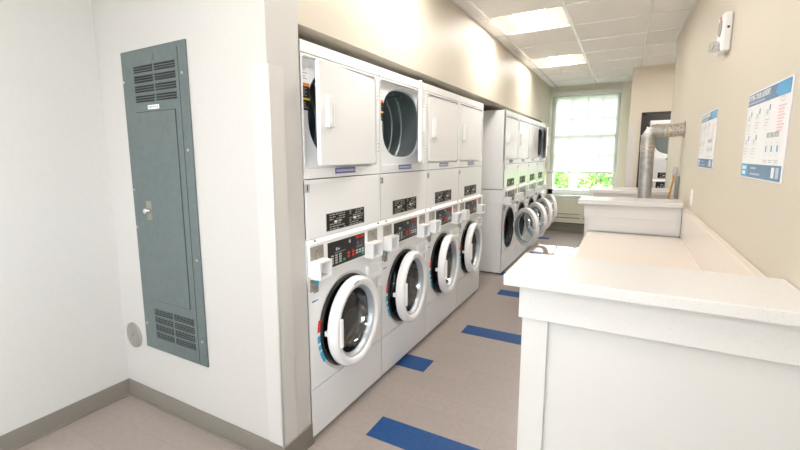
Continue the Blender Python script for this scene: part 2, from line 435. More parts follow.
for n, (i, j, lab) in enumerate(cells):
    o = tr if n == 0 else copy_tree(tr)
    o.location = (gx0+(i+.5)*tx, gy0+(j+.5)*ty, ZC) if i != 'c' else (1.95, 5.78, 2.56); tag(o, lab, group='recessed ceiling lights')
sp = thing('smoke_detector', 'small white round detector on the ceiling beyond the lights', 'smoke detector', (.37, 4.99, ZC))
mb = MB(); mb.tube([(0, 0, 0), (0, 0, -.012), (0, 0, -.028)], [.05, .05, .038], 'tbar', 24); mb.build('detector_base', sp)
mb = MB(); mb.tube([(0, 0, -.028), (0, 0, -.036)], [.02, .014], 'tbar', 16); mb.build('detector_cap', sp)

# ------------------------------------------------------------------ washer-dryer towers
W = .711; H = 1.972; DEP = .70
def tower():
    t = thing('stacked_washer_dryer', 'x', 'washer dryer')
    O = (DEP/2, -W/2, 0)                         # local coords: front plane x=0, left edge y=0 -> shifted
    e = .003
    # cabinets: open-fronted shells
    mb = MB(O); mb.box(-DEP, -.001, e, W-e, .014, 1.036, 'enamel', skip='+x')
    mb.box(-.25, 0, 0, W, .872, 1.036, 'enamel', skip='+x')
    mb.build('washer_cabinet', t, bevel=.004)
    mb = MB(O); mb.box(-DEP, -.001, e, W-e, 1.042, H, 'enamel', skip='+x'); mb.build('dryer_cabinet', t, bevel=.006)
    for x in (-.62, -.06):
        for y in (.06, W-.06): MB(O).tube([(x, y, 0), (x, y, .006), (x, y, .015)], [.024, .024, .012], 'black', 12).build('levelling_foot', t)
    # ---- dryer front
    rec = (.013, .675, 1.392, 1.905); cy, cz = .345, 1.658
    rc = (cy, cz, e, W-e, 1.343, 1.915)
    ang = angset(72, rc)
    ang = sorted(set(round(a, 5) for a in ang+rangs(8, cy, cz, *rec, .022)))
    rrf = rrect(cy, cz, *rec, .022)
    hole = supf(cy, cz, .272, .224, 2.6); hole2 = supf(cy, cz, .264, .216, 2.6)
    mb = MB(O)
    mb.loft([(rectf(*rc), -.02), (rectf(*rc), 0), (rrf, 0), (rrf, -.026), (hole, -.026), (hole2, -.034)], 'enamel', ang)
    mb.box(-.02, 0, e, W-e, 1.919, H-.001, 'enamel')
    mb.build('dryer_front', t)
    dr = MB(O)
    A = [2*PI*i/64 for i in range(64)]
    dr.loft([(supf(cy, cz, .266, .218, 2.6), -.032), (supf(cy, cz, .270, .222, 2.5), -.06), (supf(cy, cz, .275, .26, 2.1), -.08), (supf(cy, cz, .285, .28, 2), -.10),
             *[(supf(cy, cz, .285-q, .28-q, 2), -.10-.08*k-d_) for k in range(1, 6) for q, d_ in ((0, -.008), (.007, 0), (0, .008))], (supf(cy, cz, .285, .28, 2), -.60)], 'drum', A, True, 'end', 'drum')
    for k in range(3):
        a = k*2*PI/3-1.1
        p = (cy+.25*math.cos(a), cz+.245*math.sin(a))
        dr.tube([(-.11, p[0], p[1]), (-.35, p[0], p[1]), (-.59, p[0], p[1])], [.010, .014, .010], 'drum', 10)
    dr.build('dryer_drum', t)
    mb = MB(O)                                    # warning label in the door recess
    mb.box(-.026, -.0252, .014, .088, 1.79, 1.885, 'whiteprint'); mb.box(-.0255, -.0248, .014, .088, 1.774, 1.79, 'orange')
    mb.box(-.0255, -.0248, .008+.006, .088, 1.665, 1.774, 'labeldark'); mb.box(-.0252, -.0244, .024, .090, 1.712, 1.722, 'yellow')
    for z in (1.86, 1.85, 1.835, 1.82, 1.81): mb.box(-.0252, -.0246, .028, .028+random.uniform(.03, .06), z-.0015, z+.0015, 'labelgrey')
    for z in (1.765, 1.757, 1.749, 1.741, 1.733, 1.70, 1.692, 1.684, 1.676): mb.box(-.0250, -.0242, .026, .026+random.uniform(.03, .06), z-.0015, z+.0015, 'labelgrey')
    mb.build('warning_label', t)
    # door, pivot at the right edge
    hx, hy = 0, .660
    D = bpy.data.objects.new('dryer_door', None)
    mb = MB()
    dd_ = (-.312, 1.647, -.622, 0, 1.404, 1.888)
    def sq(k): return rrect(-.312, 1.647, -.622+k, -k, 1.404+k, 1.888-k, .02)
    an = sorted(set(round(a, 5) for a in rangs(24, *dd_, .02)))
    mb.loft([(sq(.012), -.022), (sq(0), -.020), (sq(0), -.003), (sq(.003), 0)], 'enamel', an, False, 'both', 'enamel')
    door = mb.build('dryer_door', t, loc=(DEP/2, hy-W/2, 0))
    mb = MB()
    mb.loft([(supf(-.315, 1.658, .24, .19, 2.6), -.022), (supf(-.315, 1.658, .23, .18, 2.6), -.032), (supf(-.315, 1.658, .17, .13, 2.4), -.036)], 'steel', A, True, 'end', 'steel')
    mb.build('door_liner', door)
    mb = MB()
    mb.box(0, .010, -.572, -.508, 1.585, 1.73, 'enamel2'); mb.box(.010, .020, -.572, -.562, 1.585, 1.73, 'enamel2')
    mb.box(.010, .022, -.556, -.551, 1.60, 1.72, 'enamel2'); mb.box(.010, .014, -.517, -.508, 1.585, 1.73, 'enamel2')
    mb.build('door_handle', door, bevel=.003)
    for z in (1.50, 1.80):
        mb = MB(O)
        mb.box(-.002, .003, .678, .690, z-.035, z+.035, 'enamel2')
        for q in (-.022, 0, .022): mb.box(.003, .005, .681, .687, z+q-.004, z+q+.004, 'labelgrey')
        mb.build('door_hinge', t)
    mb = MB(O); mb.box(0, .002, .247, .434, 1.360, 1.390, 'bluelabel')
    x = .255
    while x < .42:
        w = random.uniform(.008, .016); mb.box(.002, .0026, x, x+w, 1.368, 1.381, 'paleprint'); x += w+.004
    mb.build('name_plate', t)
    # ---- panel under the dryer
    mb = MB(O); mb.box(-.012, 0, e, W-e, 1.048, 1.338, 'enamel'); mb.build('service_panel', t, bevel=.003)
    mb = MB(O); mb.box(0, .002, .158, .519, 1.067, 1.160, 'labelgrey'); mb.box(.002, .0026, .161, .516, 1.070, 1.157, 'labeldark')
    for c0 in (.165, .345):
        for r in range(7):
            z = 1.149-r*.0122; y = c0+.02
            while y < c0+.155:
                w = random.uniform(.010, .035)
                if random.random() < .75: mb.box(.0026, .003, y, min(y+w, c0+.16), z-.0028, z+.0028, 'labelgrey')
                y += w+.006
        mb.box(.003, .0034, c0+.06, c0+.085, 1.105, 1.117, 'whiteprint'); mb.box(.003, .0034, c0+.10, c0+.12, 1.108, 1.117, 'keys')
    mb.build('instruction_label', t)
    mb = MB(O); mb.box(0, .002, .002, .036, 1.278, 1.318, 'keys'); tagp = mb.build('number_tag', t)
    # joining strip, sloping out
    mb = MB(O)
    p = [(-.01, 1.046), (.002, 1.046), (.020, 1.030), (.020, 1.026), (-.01, 1.026)]
    a = [mb.v((x, 0, z)) for x, z in p]; b = [mb.v((x, W, z)) for x, z in p]
    for k in range(5): mb.f([a[k], a[(k+1) % 5], b[(k+1) % 5], b[k]], 'enamel2')
    mb.f(a, 'enamel2'); mb.f(b[::-1], 'enamel2')
    for y in (.05, W-.05): mb.tube([(.008, y, 1.038), (.016, y, 1.043)], .006, 'greymetal', 10)
    mb.build('joining_strip', t)
    # ---- control console
    mb = MB(O); mb.box(0, .018, 0+.001, W-.001, .868, 1.026, 'enamel2'); mb.build('control_panel', t, bevel=.004)
    dp = MB(O); dp.box(.018, .021, .141, .491, .880, 1.012, 'black'); disp = dp.build('display_panel', t, bevel=.001)
    Oc = O
    kp = MB(Oc); X = .0212
    def fr(u, v_): return .141+.35*u, .880+.132*v_
    for u in (.10, .20, .30):
        for v_ in (.14, .24, .34, .44):
            y, z = fr(u, v_); kp.box(X, X+.0012, y-.010, y+.010, z-.0042, z+.0042, 'keys')
    kp.build('keypad', disp); kp = MB(Oc)
    for u in (.76, .845, .93):
        for v_ in (.24, .34):
            y, z = fr(u, v_); kp.box(X, X+.0012, y-.010, y+.010, z-.0042, z+.0042, 'keys')
    kp.build('keypad', disp); kp = MB(Oc)
    for u, v_ in ((.405, .16), (.93, .14)):
        y, z = fr(u, v_); kp.box(X, X+.0012, y-.010, y+.010, z-.006, z+.006, 'green')
    kp.build('start_key', disp); kp = MB(Oc)
    for u in (.52, .65):
        y, z = fr(u, .30)
        for s in (-1, 1):
            a = [kp.v((X+.0012, y-.011, z+s*.003)), kp.v((X+.0012, y+.011, z+s*.003)), kp.v((X+.0012, y+.011, z+s*.012)), kp.v((X+.0012, y, z+s*.020)), kp.v((X+.0012, y-.011, z+s*.012))]
            kp.f(a if s > 0 else a[::-1], 'red')
    kp.build('arrow_print', disp, fix=False); kp = MB(Oc)
    y, z = fr(.24, .68); kp.box(X, X+.0008, y-.016, y-.004, z-.008, z+.008, 'paleprint'); kp.box(X, X+.0008, y+.002, y+.016, z-.006, z+.003, 'paleprint')
    y, z = fr(.78, .66); kp.box(X, X+.0008, y-.004, y+.006, z-.010, z+.010, 'bluelabel')
    y, z = fr(.30, .54); kp.box(X, X+.0005, y-.05, y+.05, z-.0015, z+.0015, 'labelgrey')
    y, z = fr(.83, .50); kp.box(X, X+.0005, y-.03, y+.03, z-.0015, z+.0015, 'labelgrey')
    kp.build('readout', disp)
    k = MB(Oc); y, z = fr(.54, .84); k.tube([(X, y, z), (X+.006, y, z), (X+.008, y, z)], [.010, .010, .006], 'chrome', 16); k.build('key_switch', disp)
    y, z = fr(.845, .90)
    text('SPEED QUEEN', .0165, 'red', disp, (O[0]+X+.0006, y+O[1], z), RX, 'brand_lettering', bold=.035, sx=.78)
    # coin slots and boxes
    for y0, y1, b0, b1 in ((.004, .104, .002, .098), (.527, .631, .490, .600)):
        mb = MB(O); mb.box(.018, .022, y0, y1, .912, 1.016, 'slotplate')
        yc = y0+.045; mb.box(.022, .026, yc-.003, yc+.003, .925, 1.005, 'steel'); mb.box(.022, .030, yc-.010, yc+.010, .955, .965, 'steel')
        mb.tube([(.022, yc, .992), (.026, yc, .992)], .007, 'greymetal', 12); mb.tube([(.022, yc-.002, .938), (.030, yc-.002, .938)], .006, 'brassplate', 12)
        mb.build('coin_slot', t)
        mb = MB(O); th = .009; z0, z1 = .862, .950
        mb.box(.018, .026, b0, b1, z0, z1, 'enamel2')
        mb.box(.026, .078, b0, b0+th, z0, z1, 'enamel2'); mb.box(.026, .078, b1-th, b1, z0, z1, 'enamel2')
        mb.box(.026, .078, b0+th, b1-th, z0, z0+th, 'enamel2'); mb.box(.026, .078, b0+th, b1-th, z1-th, z1, 'enamel2')
        cb = mb.build('coin_box', t)
        mb = MB(O); yc = (b0+b1)/2-.012; mb.box(.026, .029, yc-.018, yc+.034, z0+.018, z1-.014, 'slotplate')
        mb.tube([(.029, yc, .906), (.042, yc, .906)], .014, 'steel', 16); mb.tube([(.042, yc, .906), (.045, yc, .906)], .008, 'black', 12)
        mb.build('box_lock', cb)
    # ---- washer front
    wy, wz = .345, .540
    rw = (wy, wz, e, W-e, .276, .866)
    ang2 = angset(80, rw)
    mb = MB(O)
    mb.loft([(rectf(*rw), -.012), (rectf(*rw), 0), (supf(wy, wz, .276, .276, 2), 0), (supf(wy, wz, .268, .268, 2), -.006), (supf(wy, wz, .255, .255, 2), -.010)], 'enamel', ang2)
    mb.build('washer_front', t)
    mb = MB(O); lathe(mb, [(.258, -.006), (.254, .004), (.244, .006), (.236, -.004), (.232, -.03), (.215, -.04), (.205, -.06), (.215, -.08), (.215, -.095)], wy, wz, 'rubber'); mb.build('door_gasket', t)
    mb = MB(O); lathe(mb, [(.222, -.09), (.232, -.11), (.232, -.20), (.226, -.21), (.232, -.22), (.232, -.34), (.226, -.35), (.232, -.36), (.232, -.50), (.05, -.52), (.0005, -.52)], wy, wz, 'tub')
    for k in range(3):
        a = k*2*PI/3+.2; p = (wy+.205*math.cos(a), wz+.205*math.sin(a)); mb.tube([(-.12, *p), (-.3, *p), (-.49, *p)], [.018, .03, .018], 'tub', 10)
    mb.build('wash_drum', t)
    mb = MB(O)                                    # cyan and red sticker round the port
    def arc(a0, a1, m, r0=.262, r1=.284, x=.0012, n=10):
        P = [(a0+(a1-a0)*i/n) for i in range(n+1)]
        q = [(mb.v((x, wy+r0*math.cos(a), wz+r0*math.sin(a))), mb.v((x, wy+r1*math.cos(a), wz+r1*math.sin(a)))) for a in P]
        for a, b in zip(q, q[1:]): mb.f([a[0], a[1], b[1], b[0]], m)
    arc(math.radians(163), math.radians(176), 'red'); arc(math.radians(176), math.radians(180), 'whiteprint'); arc(math.radians(180), math.radians(214), 'cyan')
    arc(math.radians(188), math.radians(191), 'whiteprint', x=.0016); arc(math.radians(197), math.radians(199), 'whiteprint', x=.0016)
    mb.build('port_sticker', t, fix=False)
    R = .248
    mb = MB()
    prof = [(.190, .002), (R-.004, 0), (R, .006), (R, .034), (R-.004, .046), (R-.012, .054), (R-.018, .056), (.210, .053), (.203, .047), (.196, .030), (.190, .002)]
    lathe(mb, prof, -R, 0, 'enamel2')
    wd = mb.build('washer_door', t, loc=(DEP/2+.006, .594-W/2, wz))
    mb = MB(); lathe(mb, [(.199, .036), (.195, .042), (.186, .034), (.180, .010), (.186, .006)], -R, 0, 'ringmetal'); mb.build('inner_ring', wd)
    mb = MB(); lathe(mb, [(.187, .030), (.176, .0), (.164, -.035), (.138, -.062), (.09, -.078), (.045, -.085), (.0005, -.087)], -R, 0, 'doorglass'); mb.build('door_glass', wd)
    mb = MB(); mb.box(.024, .064, -R-.207, -R-.184, -.078, .078, 'enamel2'); mb.build('door_handle', wd, bevel=.006)
    mb = MB(); mb.box(-.022, 0, -2*R+.012, -2*R+.03, -.012, .012, 'enamel2'); mb.build('door_latch', wd)
    mb = MB(); mb.box(-.012, .028, -.006, .030, -.06, .06, 'enamel2'); mb.build('hinge_plate', wd, bevel=.004)
    # words round the door top: small purple print
    mb = MB()
    for i in range(7):
        a = PI/2+.05+i*.035; r = .234
        pts = [(-R+rr*math.cos(aa), rr*math.sin(aa)) for rr, aa in ((r-.004, a), (r+.004, a), (r+.004, a+.024), (r-.004, a+.024))]
        mb.f([mb.v((.0575, *p)) for p in pts], 'bluelabel')
    mb.build('door_print', wd, fix=False)
    # drawer, lock, stickers, kick panel
    mb = MB(O); mb.box(0, .020, .528, .692, .712, .800, 'enamel2', skip='+x')
    ya, yb, za, zb = .528, .692, .712, .800
    dw = (.61, .756, ya, yb, za, zb); an2 = angset(4, dw, (.61, .756, .556, .668, .736, .780))
    mb.loft([(rectf(*dw), .020), (rectf(.61, .756, .556, .668, .736, .780), .020), (rectf(.61, .756, .556, .668, .736, .780), .008)], 'enamel2', an2, False, 'end', 'enamel2')
    drw = mb.build('detergent_drawer', t)
    mb = MB(O); mb.box(.002, .016, .655, .695, .640, .700, 'enamel'); mb.build('hinge_cover', t, bevel=.003)
    mb = MB(O); mb.box(0, .010, .014, .040, .790, .848, 'slotplate'); mb.tube([(.010, .027, .825), (.022, .027, .825)], .009, 'steel', 12)
    mb.box(.0, .004, .042, .078, .776, .812, 'greymetal'); mb.box(0, .006, .042, .080, .814, .836, 'cyan'); mb.build('service_lock', t)
    mb = MB(O); mb.box(0, .001, .024, .085, .726, .742, 'whiteprint'); mb.box(.001, .0015, .028, .060, .730, .738, 'bluelabel'); mb.box(.001, .0015, .064, .078, .730, .738, 'cyan'); mb.build('small_sticker', t)
    mb = MB(O); mb.box(-.012, 0, e, W-e, .018, .270, 'enamel'); mb.build('kick_panel', t, bevel=.003)
    return t, tagp, door, wd

t0, tagp, ddoor, wdoor = tower()
index_kids(t0)
ddoor.name = 'dryer_door'
places = [  # group, front x, left y, rot, dryer door deg, washer door deg, label
 (-.045, -.528, 0, 6.6, 3, 'stacked white washer and dryer tagged 1, nearest the grey panel, dryer door slightly ajar'),
 (-.045, -.528+W, 0, 22.5, 5, 'stacked white washer and dryer tagged 2 with its dryer door swung open showing the drum'),
 (-.045, -.528+2*W, 0, 0, 5.5, 'stacked white washer and dryer tagged 3, dryer shut, third from the panel wall'),
 (-.045, -.528+3*W, 0, 0, 3, 'stacked white washer and dryer tagged 4, last of the near row before the gap'),
 (.02, 3.00, 0, 0, 44, 'first white washer and dryer stack of the far row, its side showing past the gap'),
 (.02, 3.00+W, 0, 0, 42, 'second white washer and dryer stack of the far row, dryer shut'),
 (.02, 3.00+2*W, 0, 0, 37, 'third white washer and dryer stack of the far row, dryer shut'),
 (.02, 3.00+3*W, 0, 13, 33, 'last washer and dryer stack of the far row beside the window, dryer door ajar')]
towers = []
for n, (xf, y0, rz, dd, wd_, lab) in enumerate(places):
    o = t0 if n == 0 else copy_tree(t0)
    towers.append(o)
for n, (xf, y0, rz, dd, wd_, lab) in enumerate(places):
    o = towers[n]; o.location = (xf-DEP/2, y0+W/2, 0); tag(o, lab, group='white stacked washer and dryer sets along the left wall')
    for c in C.objects:
        if c.parent == o:
            if c.name.startswith('dryer_door'): c.rotation_euler[2] = math.radians(dd)
            if c.name.startswith('washer_door'): c.rotation_euler[2] = math.radians(wd_)
            if c.name.startswith('number_tag'): nt_ = c
    text(str(n+1), .040, 'black', nt_, (DEP/2+.0026, .019-W/2, 1.298), RX, 'number', bold=.03)
cl = copy_tree(t0)
cl.location = (1.556+W/2, 5.95+DEP/2, 0); cl.rotation_euler[2] = -PI/2
tag(cl, 'white washer and dryer stack standing in the dark doorway behind the metal duct', 'washer dryer', 'x')
del cl['group']
for c in C.objects:
    if c.parent == cl:
        if c.name.startswith('dryer_door'): c.rotation_euler[2] = math.radians(100)
        if c.name.startswith('washer_door'): c.rotation_euler[2] = math.radians(0)

# ------------------------------------------------------------------ electrical panel on the wall
ep = thing('electrical_panel', 'tall grey-green metal electrical panel with louvres and a small lock', 'electrical panel', (-.815, YP, .37))
EO = (.815, -YP, -.37)
mb = MB(EO); mb.box(-1.082, -.550, YP-.010, YP-.0, .37, 1.993, 'panel'); mb.build('panel_trim', ep, bevel=.003)
mb = MB(EO); mb.box(-.985, -.656, YP-.014, YP-.010, .668, 1.680, 'panel'); pd = mb.build('panel_door', ep, bevel=.001)
mb = MB(EO)
for a in [(-.988, -.985, .665, 1.683), (-.656, -.653, .665, 1.683), (-.988, -.653, 1.680, 1.683), (-.988, -.653, .665, .668), (-.612, -.609, .385, 1.965)]:
    mb.box(a[0], a[1], YP-.0108, YP-.0098, a[2], a[3], 'paneldark')
mb.build('panel_seam', ep)
def louvres(zs):
    mb = MB(EO)
    for x0, x1 in ((-.973, -.815), (-.798, -.636)):
        for z in zs:
            for k in range(3):
                zz = z-k*.0122
                mb.box(x0, x1, YP-.0115, YP-.0099, zz-.0045, zz+.0035, 'paneldark')
                mb.box(x0, x1, YP-.0140, YP-.010, zz+.0035, zz+.0055, 'panel')
    return mb.build('louvre_vents', ep)
louvres([1.905, 1.857, 1.809, 1.760]); louvres([.610, .565, .520, .475])
mb = MB(EO); mb.box(-.876, -.782, YP-.0112, YP-.0098, 1.693, 1.713, 'whiteprint')
for k in range(7): mb.box(-.870+k*.012, -.863+k*.012, YP-.0116, YP-.011, 1.699, 1.708, 'labelgrey')
mb.build('panel_label', ep)
mb = MB(EO); mb.tube([(-.817, YP-.010, 1.948), (-.817, YP-.012, 1.948)], .02, 'panel', 20); mb.build('maker_badge', ep)
mb = MB(EO)
for x, z in [(-1.066, 1.842), (-.583, 1.844), (-1.060, 1.277), (-1.064, 1.071), (-1.055, .516), (-.577, .507), (-.580, 1.484), (-.573, .938)]:
    mb.tube([(x, YP-.010, z), (x, YP-.014, z)], .007, 'steel', 10)
mb.build('screws', ep)
mb = MB(EO); mb.box(-.958, -.908, YP-.016, YP-.014, 1.118, 1.220, 'brassplate'); lp = mb.build('lock_plate', pd); lp.parent = pd
mb = MB(EO); mb.tube([(-.933, YP-.016, 1.168), (-.933, YP-.038, 1.168), (-.933, YP-.044, 1.168)], [.017, .017, .013], 'chrome', 20); mb.box(-.936, -.898, YP-.036, YP-.028, 1.164, 1.174, 'chrome'); mb.build('lock_knob', pd)
cp = tag((MB((1.217, -YP, -.405)).tube([(-1.217, YP, .405), (-1.217, YP-.006, .405), (-1.217, YP-.010, .405)], [.076, .076, .066], 'steel', 40)).build('round_cover_plate', loc=(-1.217, YP, .405)),
         'round metal cover plate low on the wall between the corner and the grey panel', 'cover plate')
mb = MB(); mb.tube([(0, -.010, 0), (0, -.014, 0)], .006, 'greymetal', 10); mb.build('screw', cp)

# ------------------------------------------------------------------ counters
def bar(name, label, y0, y1, x0=.952, xr=XR-.002, full=False):
    b = thing(name, label, 'counter', ((x0+xr)/2, (y0+y1)/2, 0))
    O = (-(x0+xr)/2, -(y0+y1)/2, 0)
    mb = MB(O); mb.box(x0, xr, y0, y1, 1.052, 1.086, 'quartz'); mb.build('countertop', b, bevel=.003)
    mb = MB(O); mb.box(x0+.042, xr, y0+.036, y1-.012, .945, 1.052, 'quartz')
    if full: mb.box(x0+.078, xr, y0+.036, y0+.058, .832, .9449, 'quartz')
    mb.build('apron', b, bevel=.002)
    mb = MB(O); mb.box(x0+.052, x0+.128, y0+.046, y0+.122, 0, .944, 'laminate'); mb.build('corner_post', b, bevel=.002)
    mb = MB(O); mb.box(x0+.128, xr, y0+.060, y0+.075, 0, .944, 'laminate'); mb.build('front_panel', b, bevel=.001)
    mb = MB(O); mb.box(x0+.060, x0+.075, y0+.122, y1-.02, 0, .944, 'laminate'); mb.build('side_panel', b, bevel=.001)
    mb = MB(O); mb.box(x0+.075, xr, y1-.035, y1-.02, 0, .944, 'laminate'); mb.build('back_panel', b, bevel=.001)
    return b
bar('bar_counter', 'white speckled raised counter nearest the camera at lower right', -.79, -.455)
bar('bar_counter', 'white raised counter in the middle, just in front of the metal duct', 1.70, 2.02, .942, XR-.036, True)
bar('bar_counter', 'white raised counter farthest away, behind the metal duct', 2.85, 3.35, .945)
def lowc(y0, y1, label, extra=False):
    w = thing('folding_counter', label, 'counter', (1.34, (y0+y1)/2, 0)); O = (-1.34, -(y0+y1)/2, 0)
    mb = MB(O); mb.box(1.02, XR-.002, y0, y1, .800, .830, 'worktop'); mb.build('worktop', w, bevel=.003)
    mb = MB(O); mb.box(XR-.034, XR-.002, y0, y1+(.31 if y0 < 0 else 0), .830, 1.050, 'worktop'); mb.build('backsplash', w, bevel=.003)
    mb = MB(O); mb.box(1.05, XR-.002, y0+.002, y1-.002, 0, .800, 'laminate'); mb.build('base_cabinet', w)
    return w
lowc(-.452, 1.711, 'low beige folding counter with a backsplash between the near and middle raised counters')
lowc(2.024, 2.862, 'low folding counter around the metal duct, between the middle and far raised counters')

# ------------------------------------------------------------------ duct through the wall
du = thing('vent_duct', 'galvanised metal vent duct rising from the counter and elbowing into the wall', 'duct', (1.43, 2.45, .831))
DO = (-1.43, -2.45, -.831)
r = .054; px, py, pz = 1.418, 2.45, 1.640
mb = MB(DO); mb.tube([(px+.012, py, .831), (px, py, 1.535)], r, 'galv', 32); mb.build('vertical_pipe', du)
mb = MB(DO); mb.tube([(px, py, 1.47), (px, py, 1.53), ], r+.003, 'foiltape', 32)
el = [(px, py, 1.53), (px, py, 1.600), (px+.022, py, 1.640), (px+.062, py, 1.652), (px+.12, py, 1.652)]
mb.tube(el, r+.002, 'galv', 32)
for i in (1, 2, 3):
    a, b = Vector(el[i]), (Vector(el[i+1])-Vector(el[i-1])).normalized()*.004
    mb.tube([a-b, a+b], r+.008, 'galv', 32)
mb.build('elbow', du)
mb = MB(DO); mb.tube([(px+.115, py, 1.650), (px+.20, py, 1.652)], r+.004, 'foiltape', 32); mb.tube([(XR-.06, py, 1.656), (XR-.012, py, 1.657)], r+.004, 'foiltape', 32); mb.build('foil_tape', du)
mb = MB(DO); mb.tube([(px+.11, py, 1.650), (XR-.001, py, 1.657)], r, 'galv', 32); mb.build('horizontal_pipe', du)
mb = MB(DO); mb.tube([(XR-.008, py, 1.657), (XR-.001, py, 1.657)], r+.018, 'galv', 32); mb.build('wall_collar', du)

g = thing('gas_hose', 'thin yellow-orange gas hose by the right wall behind the metal duct', 'hose', (1.655, 2.74, .9))
GO = (-1.655, -2.74, -.9)
mb = MB(GO); mb.tube([(1.63, 2.74, 1.0), (1.634, 2.74, 1.05), (1.642, 2.735, 1.12), (1.655, 2.74, 1.2), (1.655, 2.74, 1.27)], .009, 'hose', 12); mb.build('hose', g)
mb = MB(GO); mb.box(1.645, 1.676, 2.72, 2.755, 1.25, 1.33, 'steel'); mb.build('wall_valve', g, bevel=.003)
jb = tag(MB().box(-.028, .0, -.03, .03, -.11, .10, 'greymetal').build('junction_box', loc=(XR-.001, 2.53, 1.15), bevel=.003), 'small grey metal box on the right wall behind the duct', 'box')
sw = thing('wall_outlet', 'white outlet plate on the right wall just past the low folding counter', 'outlet', (XR, 1.60, 1.14))
mb = MB(); mb.box(-.006, -.0005, -.036, .036, -.058, .058, 'enamel2'); mb.build('cover_plate', sw, bevel=.002)
mb = MB(); mb.box(-.010, -.006, -.016, .016, -.033, .033, 'enamel2')
for z in (-.018, .018):
    for y in (-.006, .006): mb.box(-.0104, -.0098, y-.0012, y+.0012, z-.005, z+.005, 'labelgrey')
mb.build('socket', sw)

# ------------------------------------------------------------------ strobe on the right wall
st = thing('fire_alarm_strobe', 'white fire alarm horn strobe high on the right wall', 'fire alarm', (XR, .835, 2.062))
mb = MB(); mb.box(-.040, -.0005, -.075, .075, -.095, .095, 'enamel2'); mb.build('alarm_housing', st, bevel=.008)
mb = MB(); mb.loft([(supf(0.005, .03, .048, .042, 2), .0), (supf(0.005, .03, .044, .038, 2), .005)], 'greymetal', [2*PI*i/32 for i in range(32)], True, 'both', 'greymetal')
sg = mb.build('speaker_grille', st); sg.location = (-.040, 0, 0); sg.rotation_euler[2] = PI
mb = MB(); mb.box(-.080, -.040, -.035, .045, -.078, -.034, 'lens'); ln = mb.build('strobe_lens', st, bevel=.008)
mb = MB(); mb.tube([(-.060, -.02, -.056), (-.060, .03, -.056)], .006, 'chrome', 10); mb.build('flash_tube', ln)
text('FIRE', .026, 'red', st, (-.0408, 0, .080), (PI/2, 0, -PI/2), 'fire_lettering', bold=.02)
mb = MB(); mb.box(-.0412, -.040, -.05, -.02, -.088, -.080, 'red'); mb.build('red_print', st)
mb = MB(); mb.tube([(-.018, -.0745, .02), (-.018, -.0775, .02)], .006, 'black', 10); mb.build('side_screw', st)

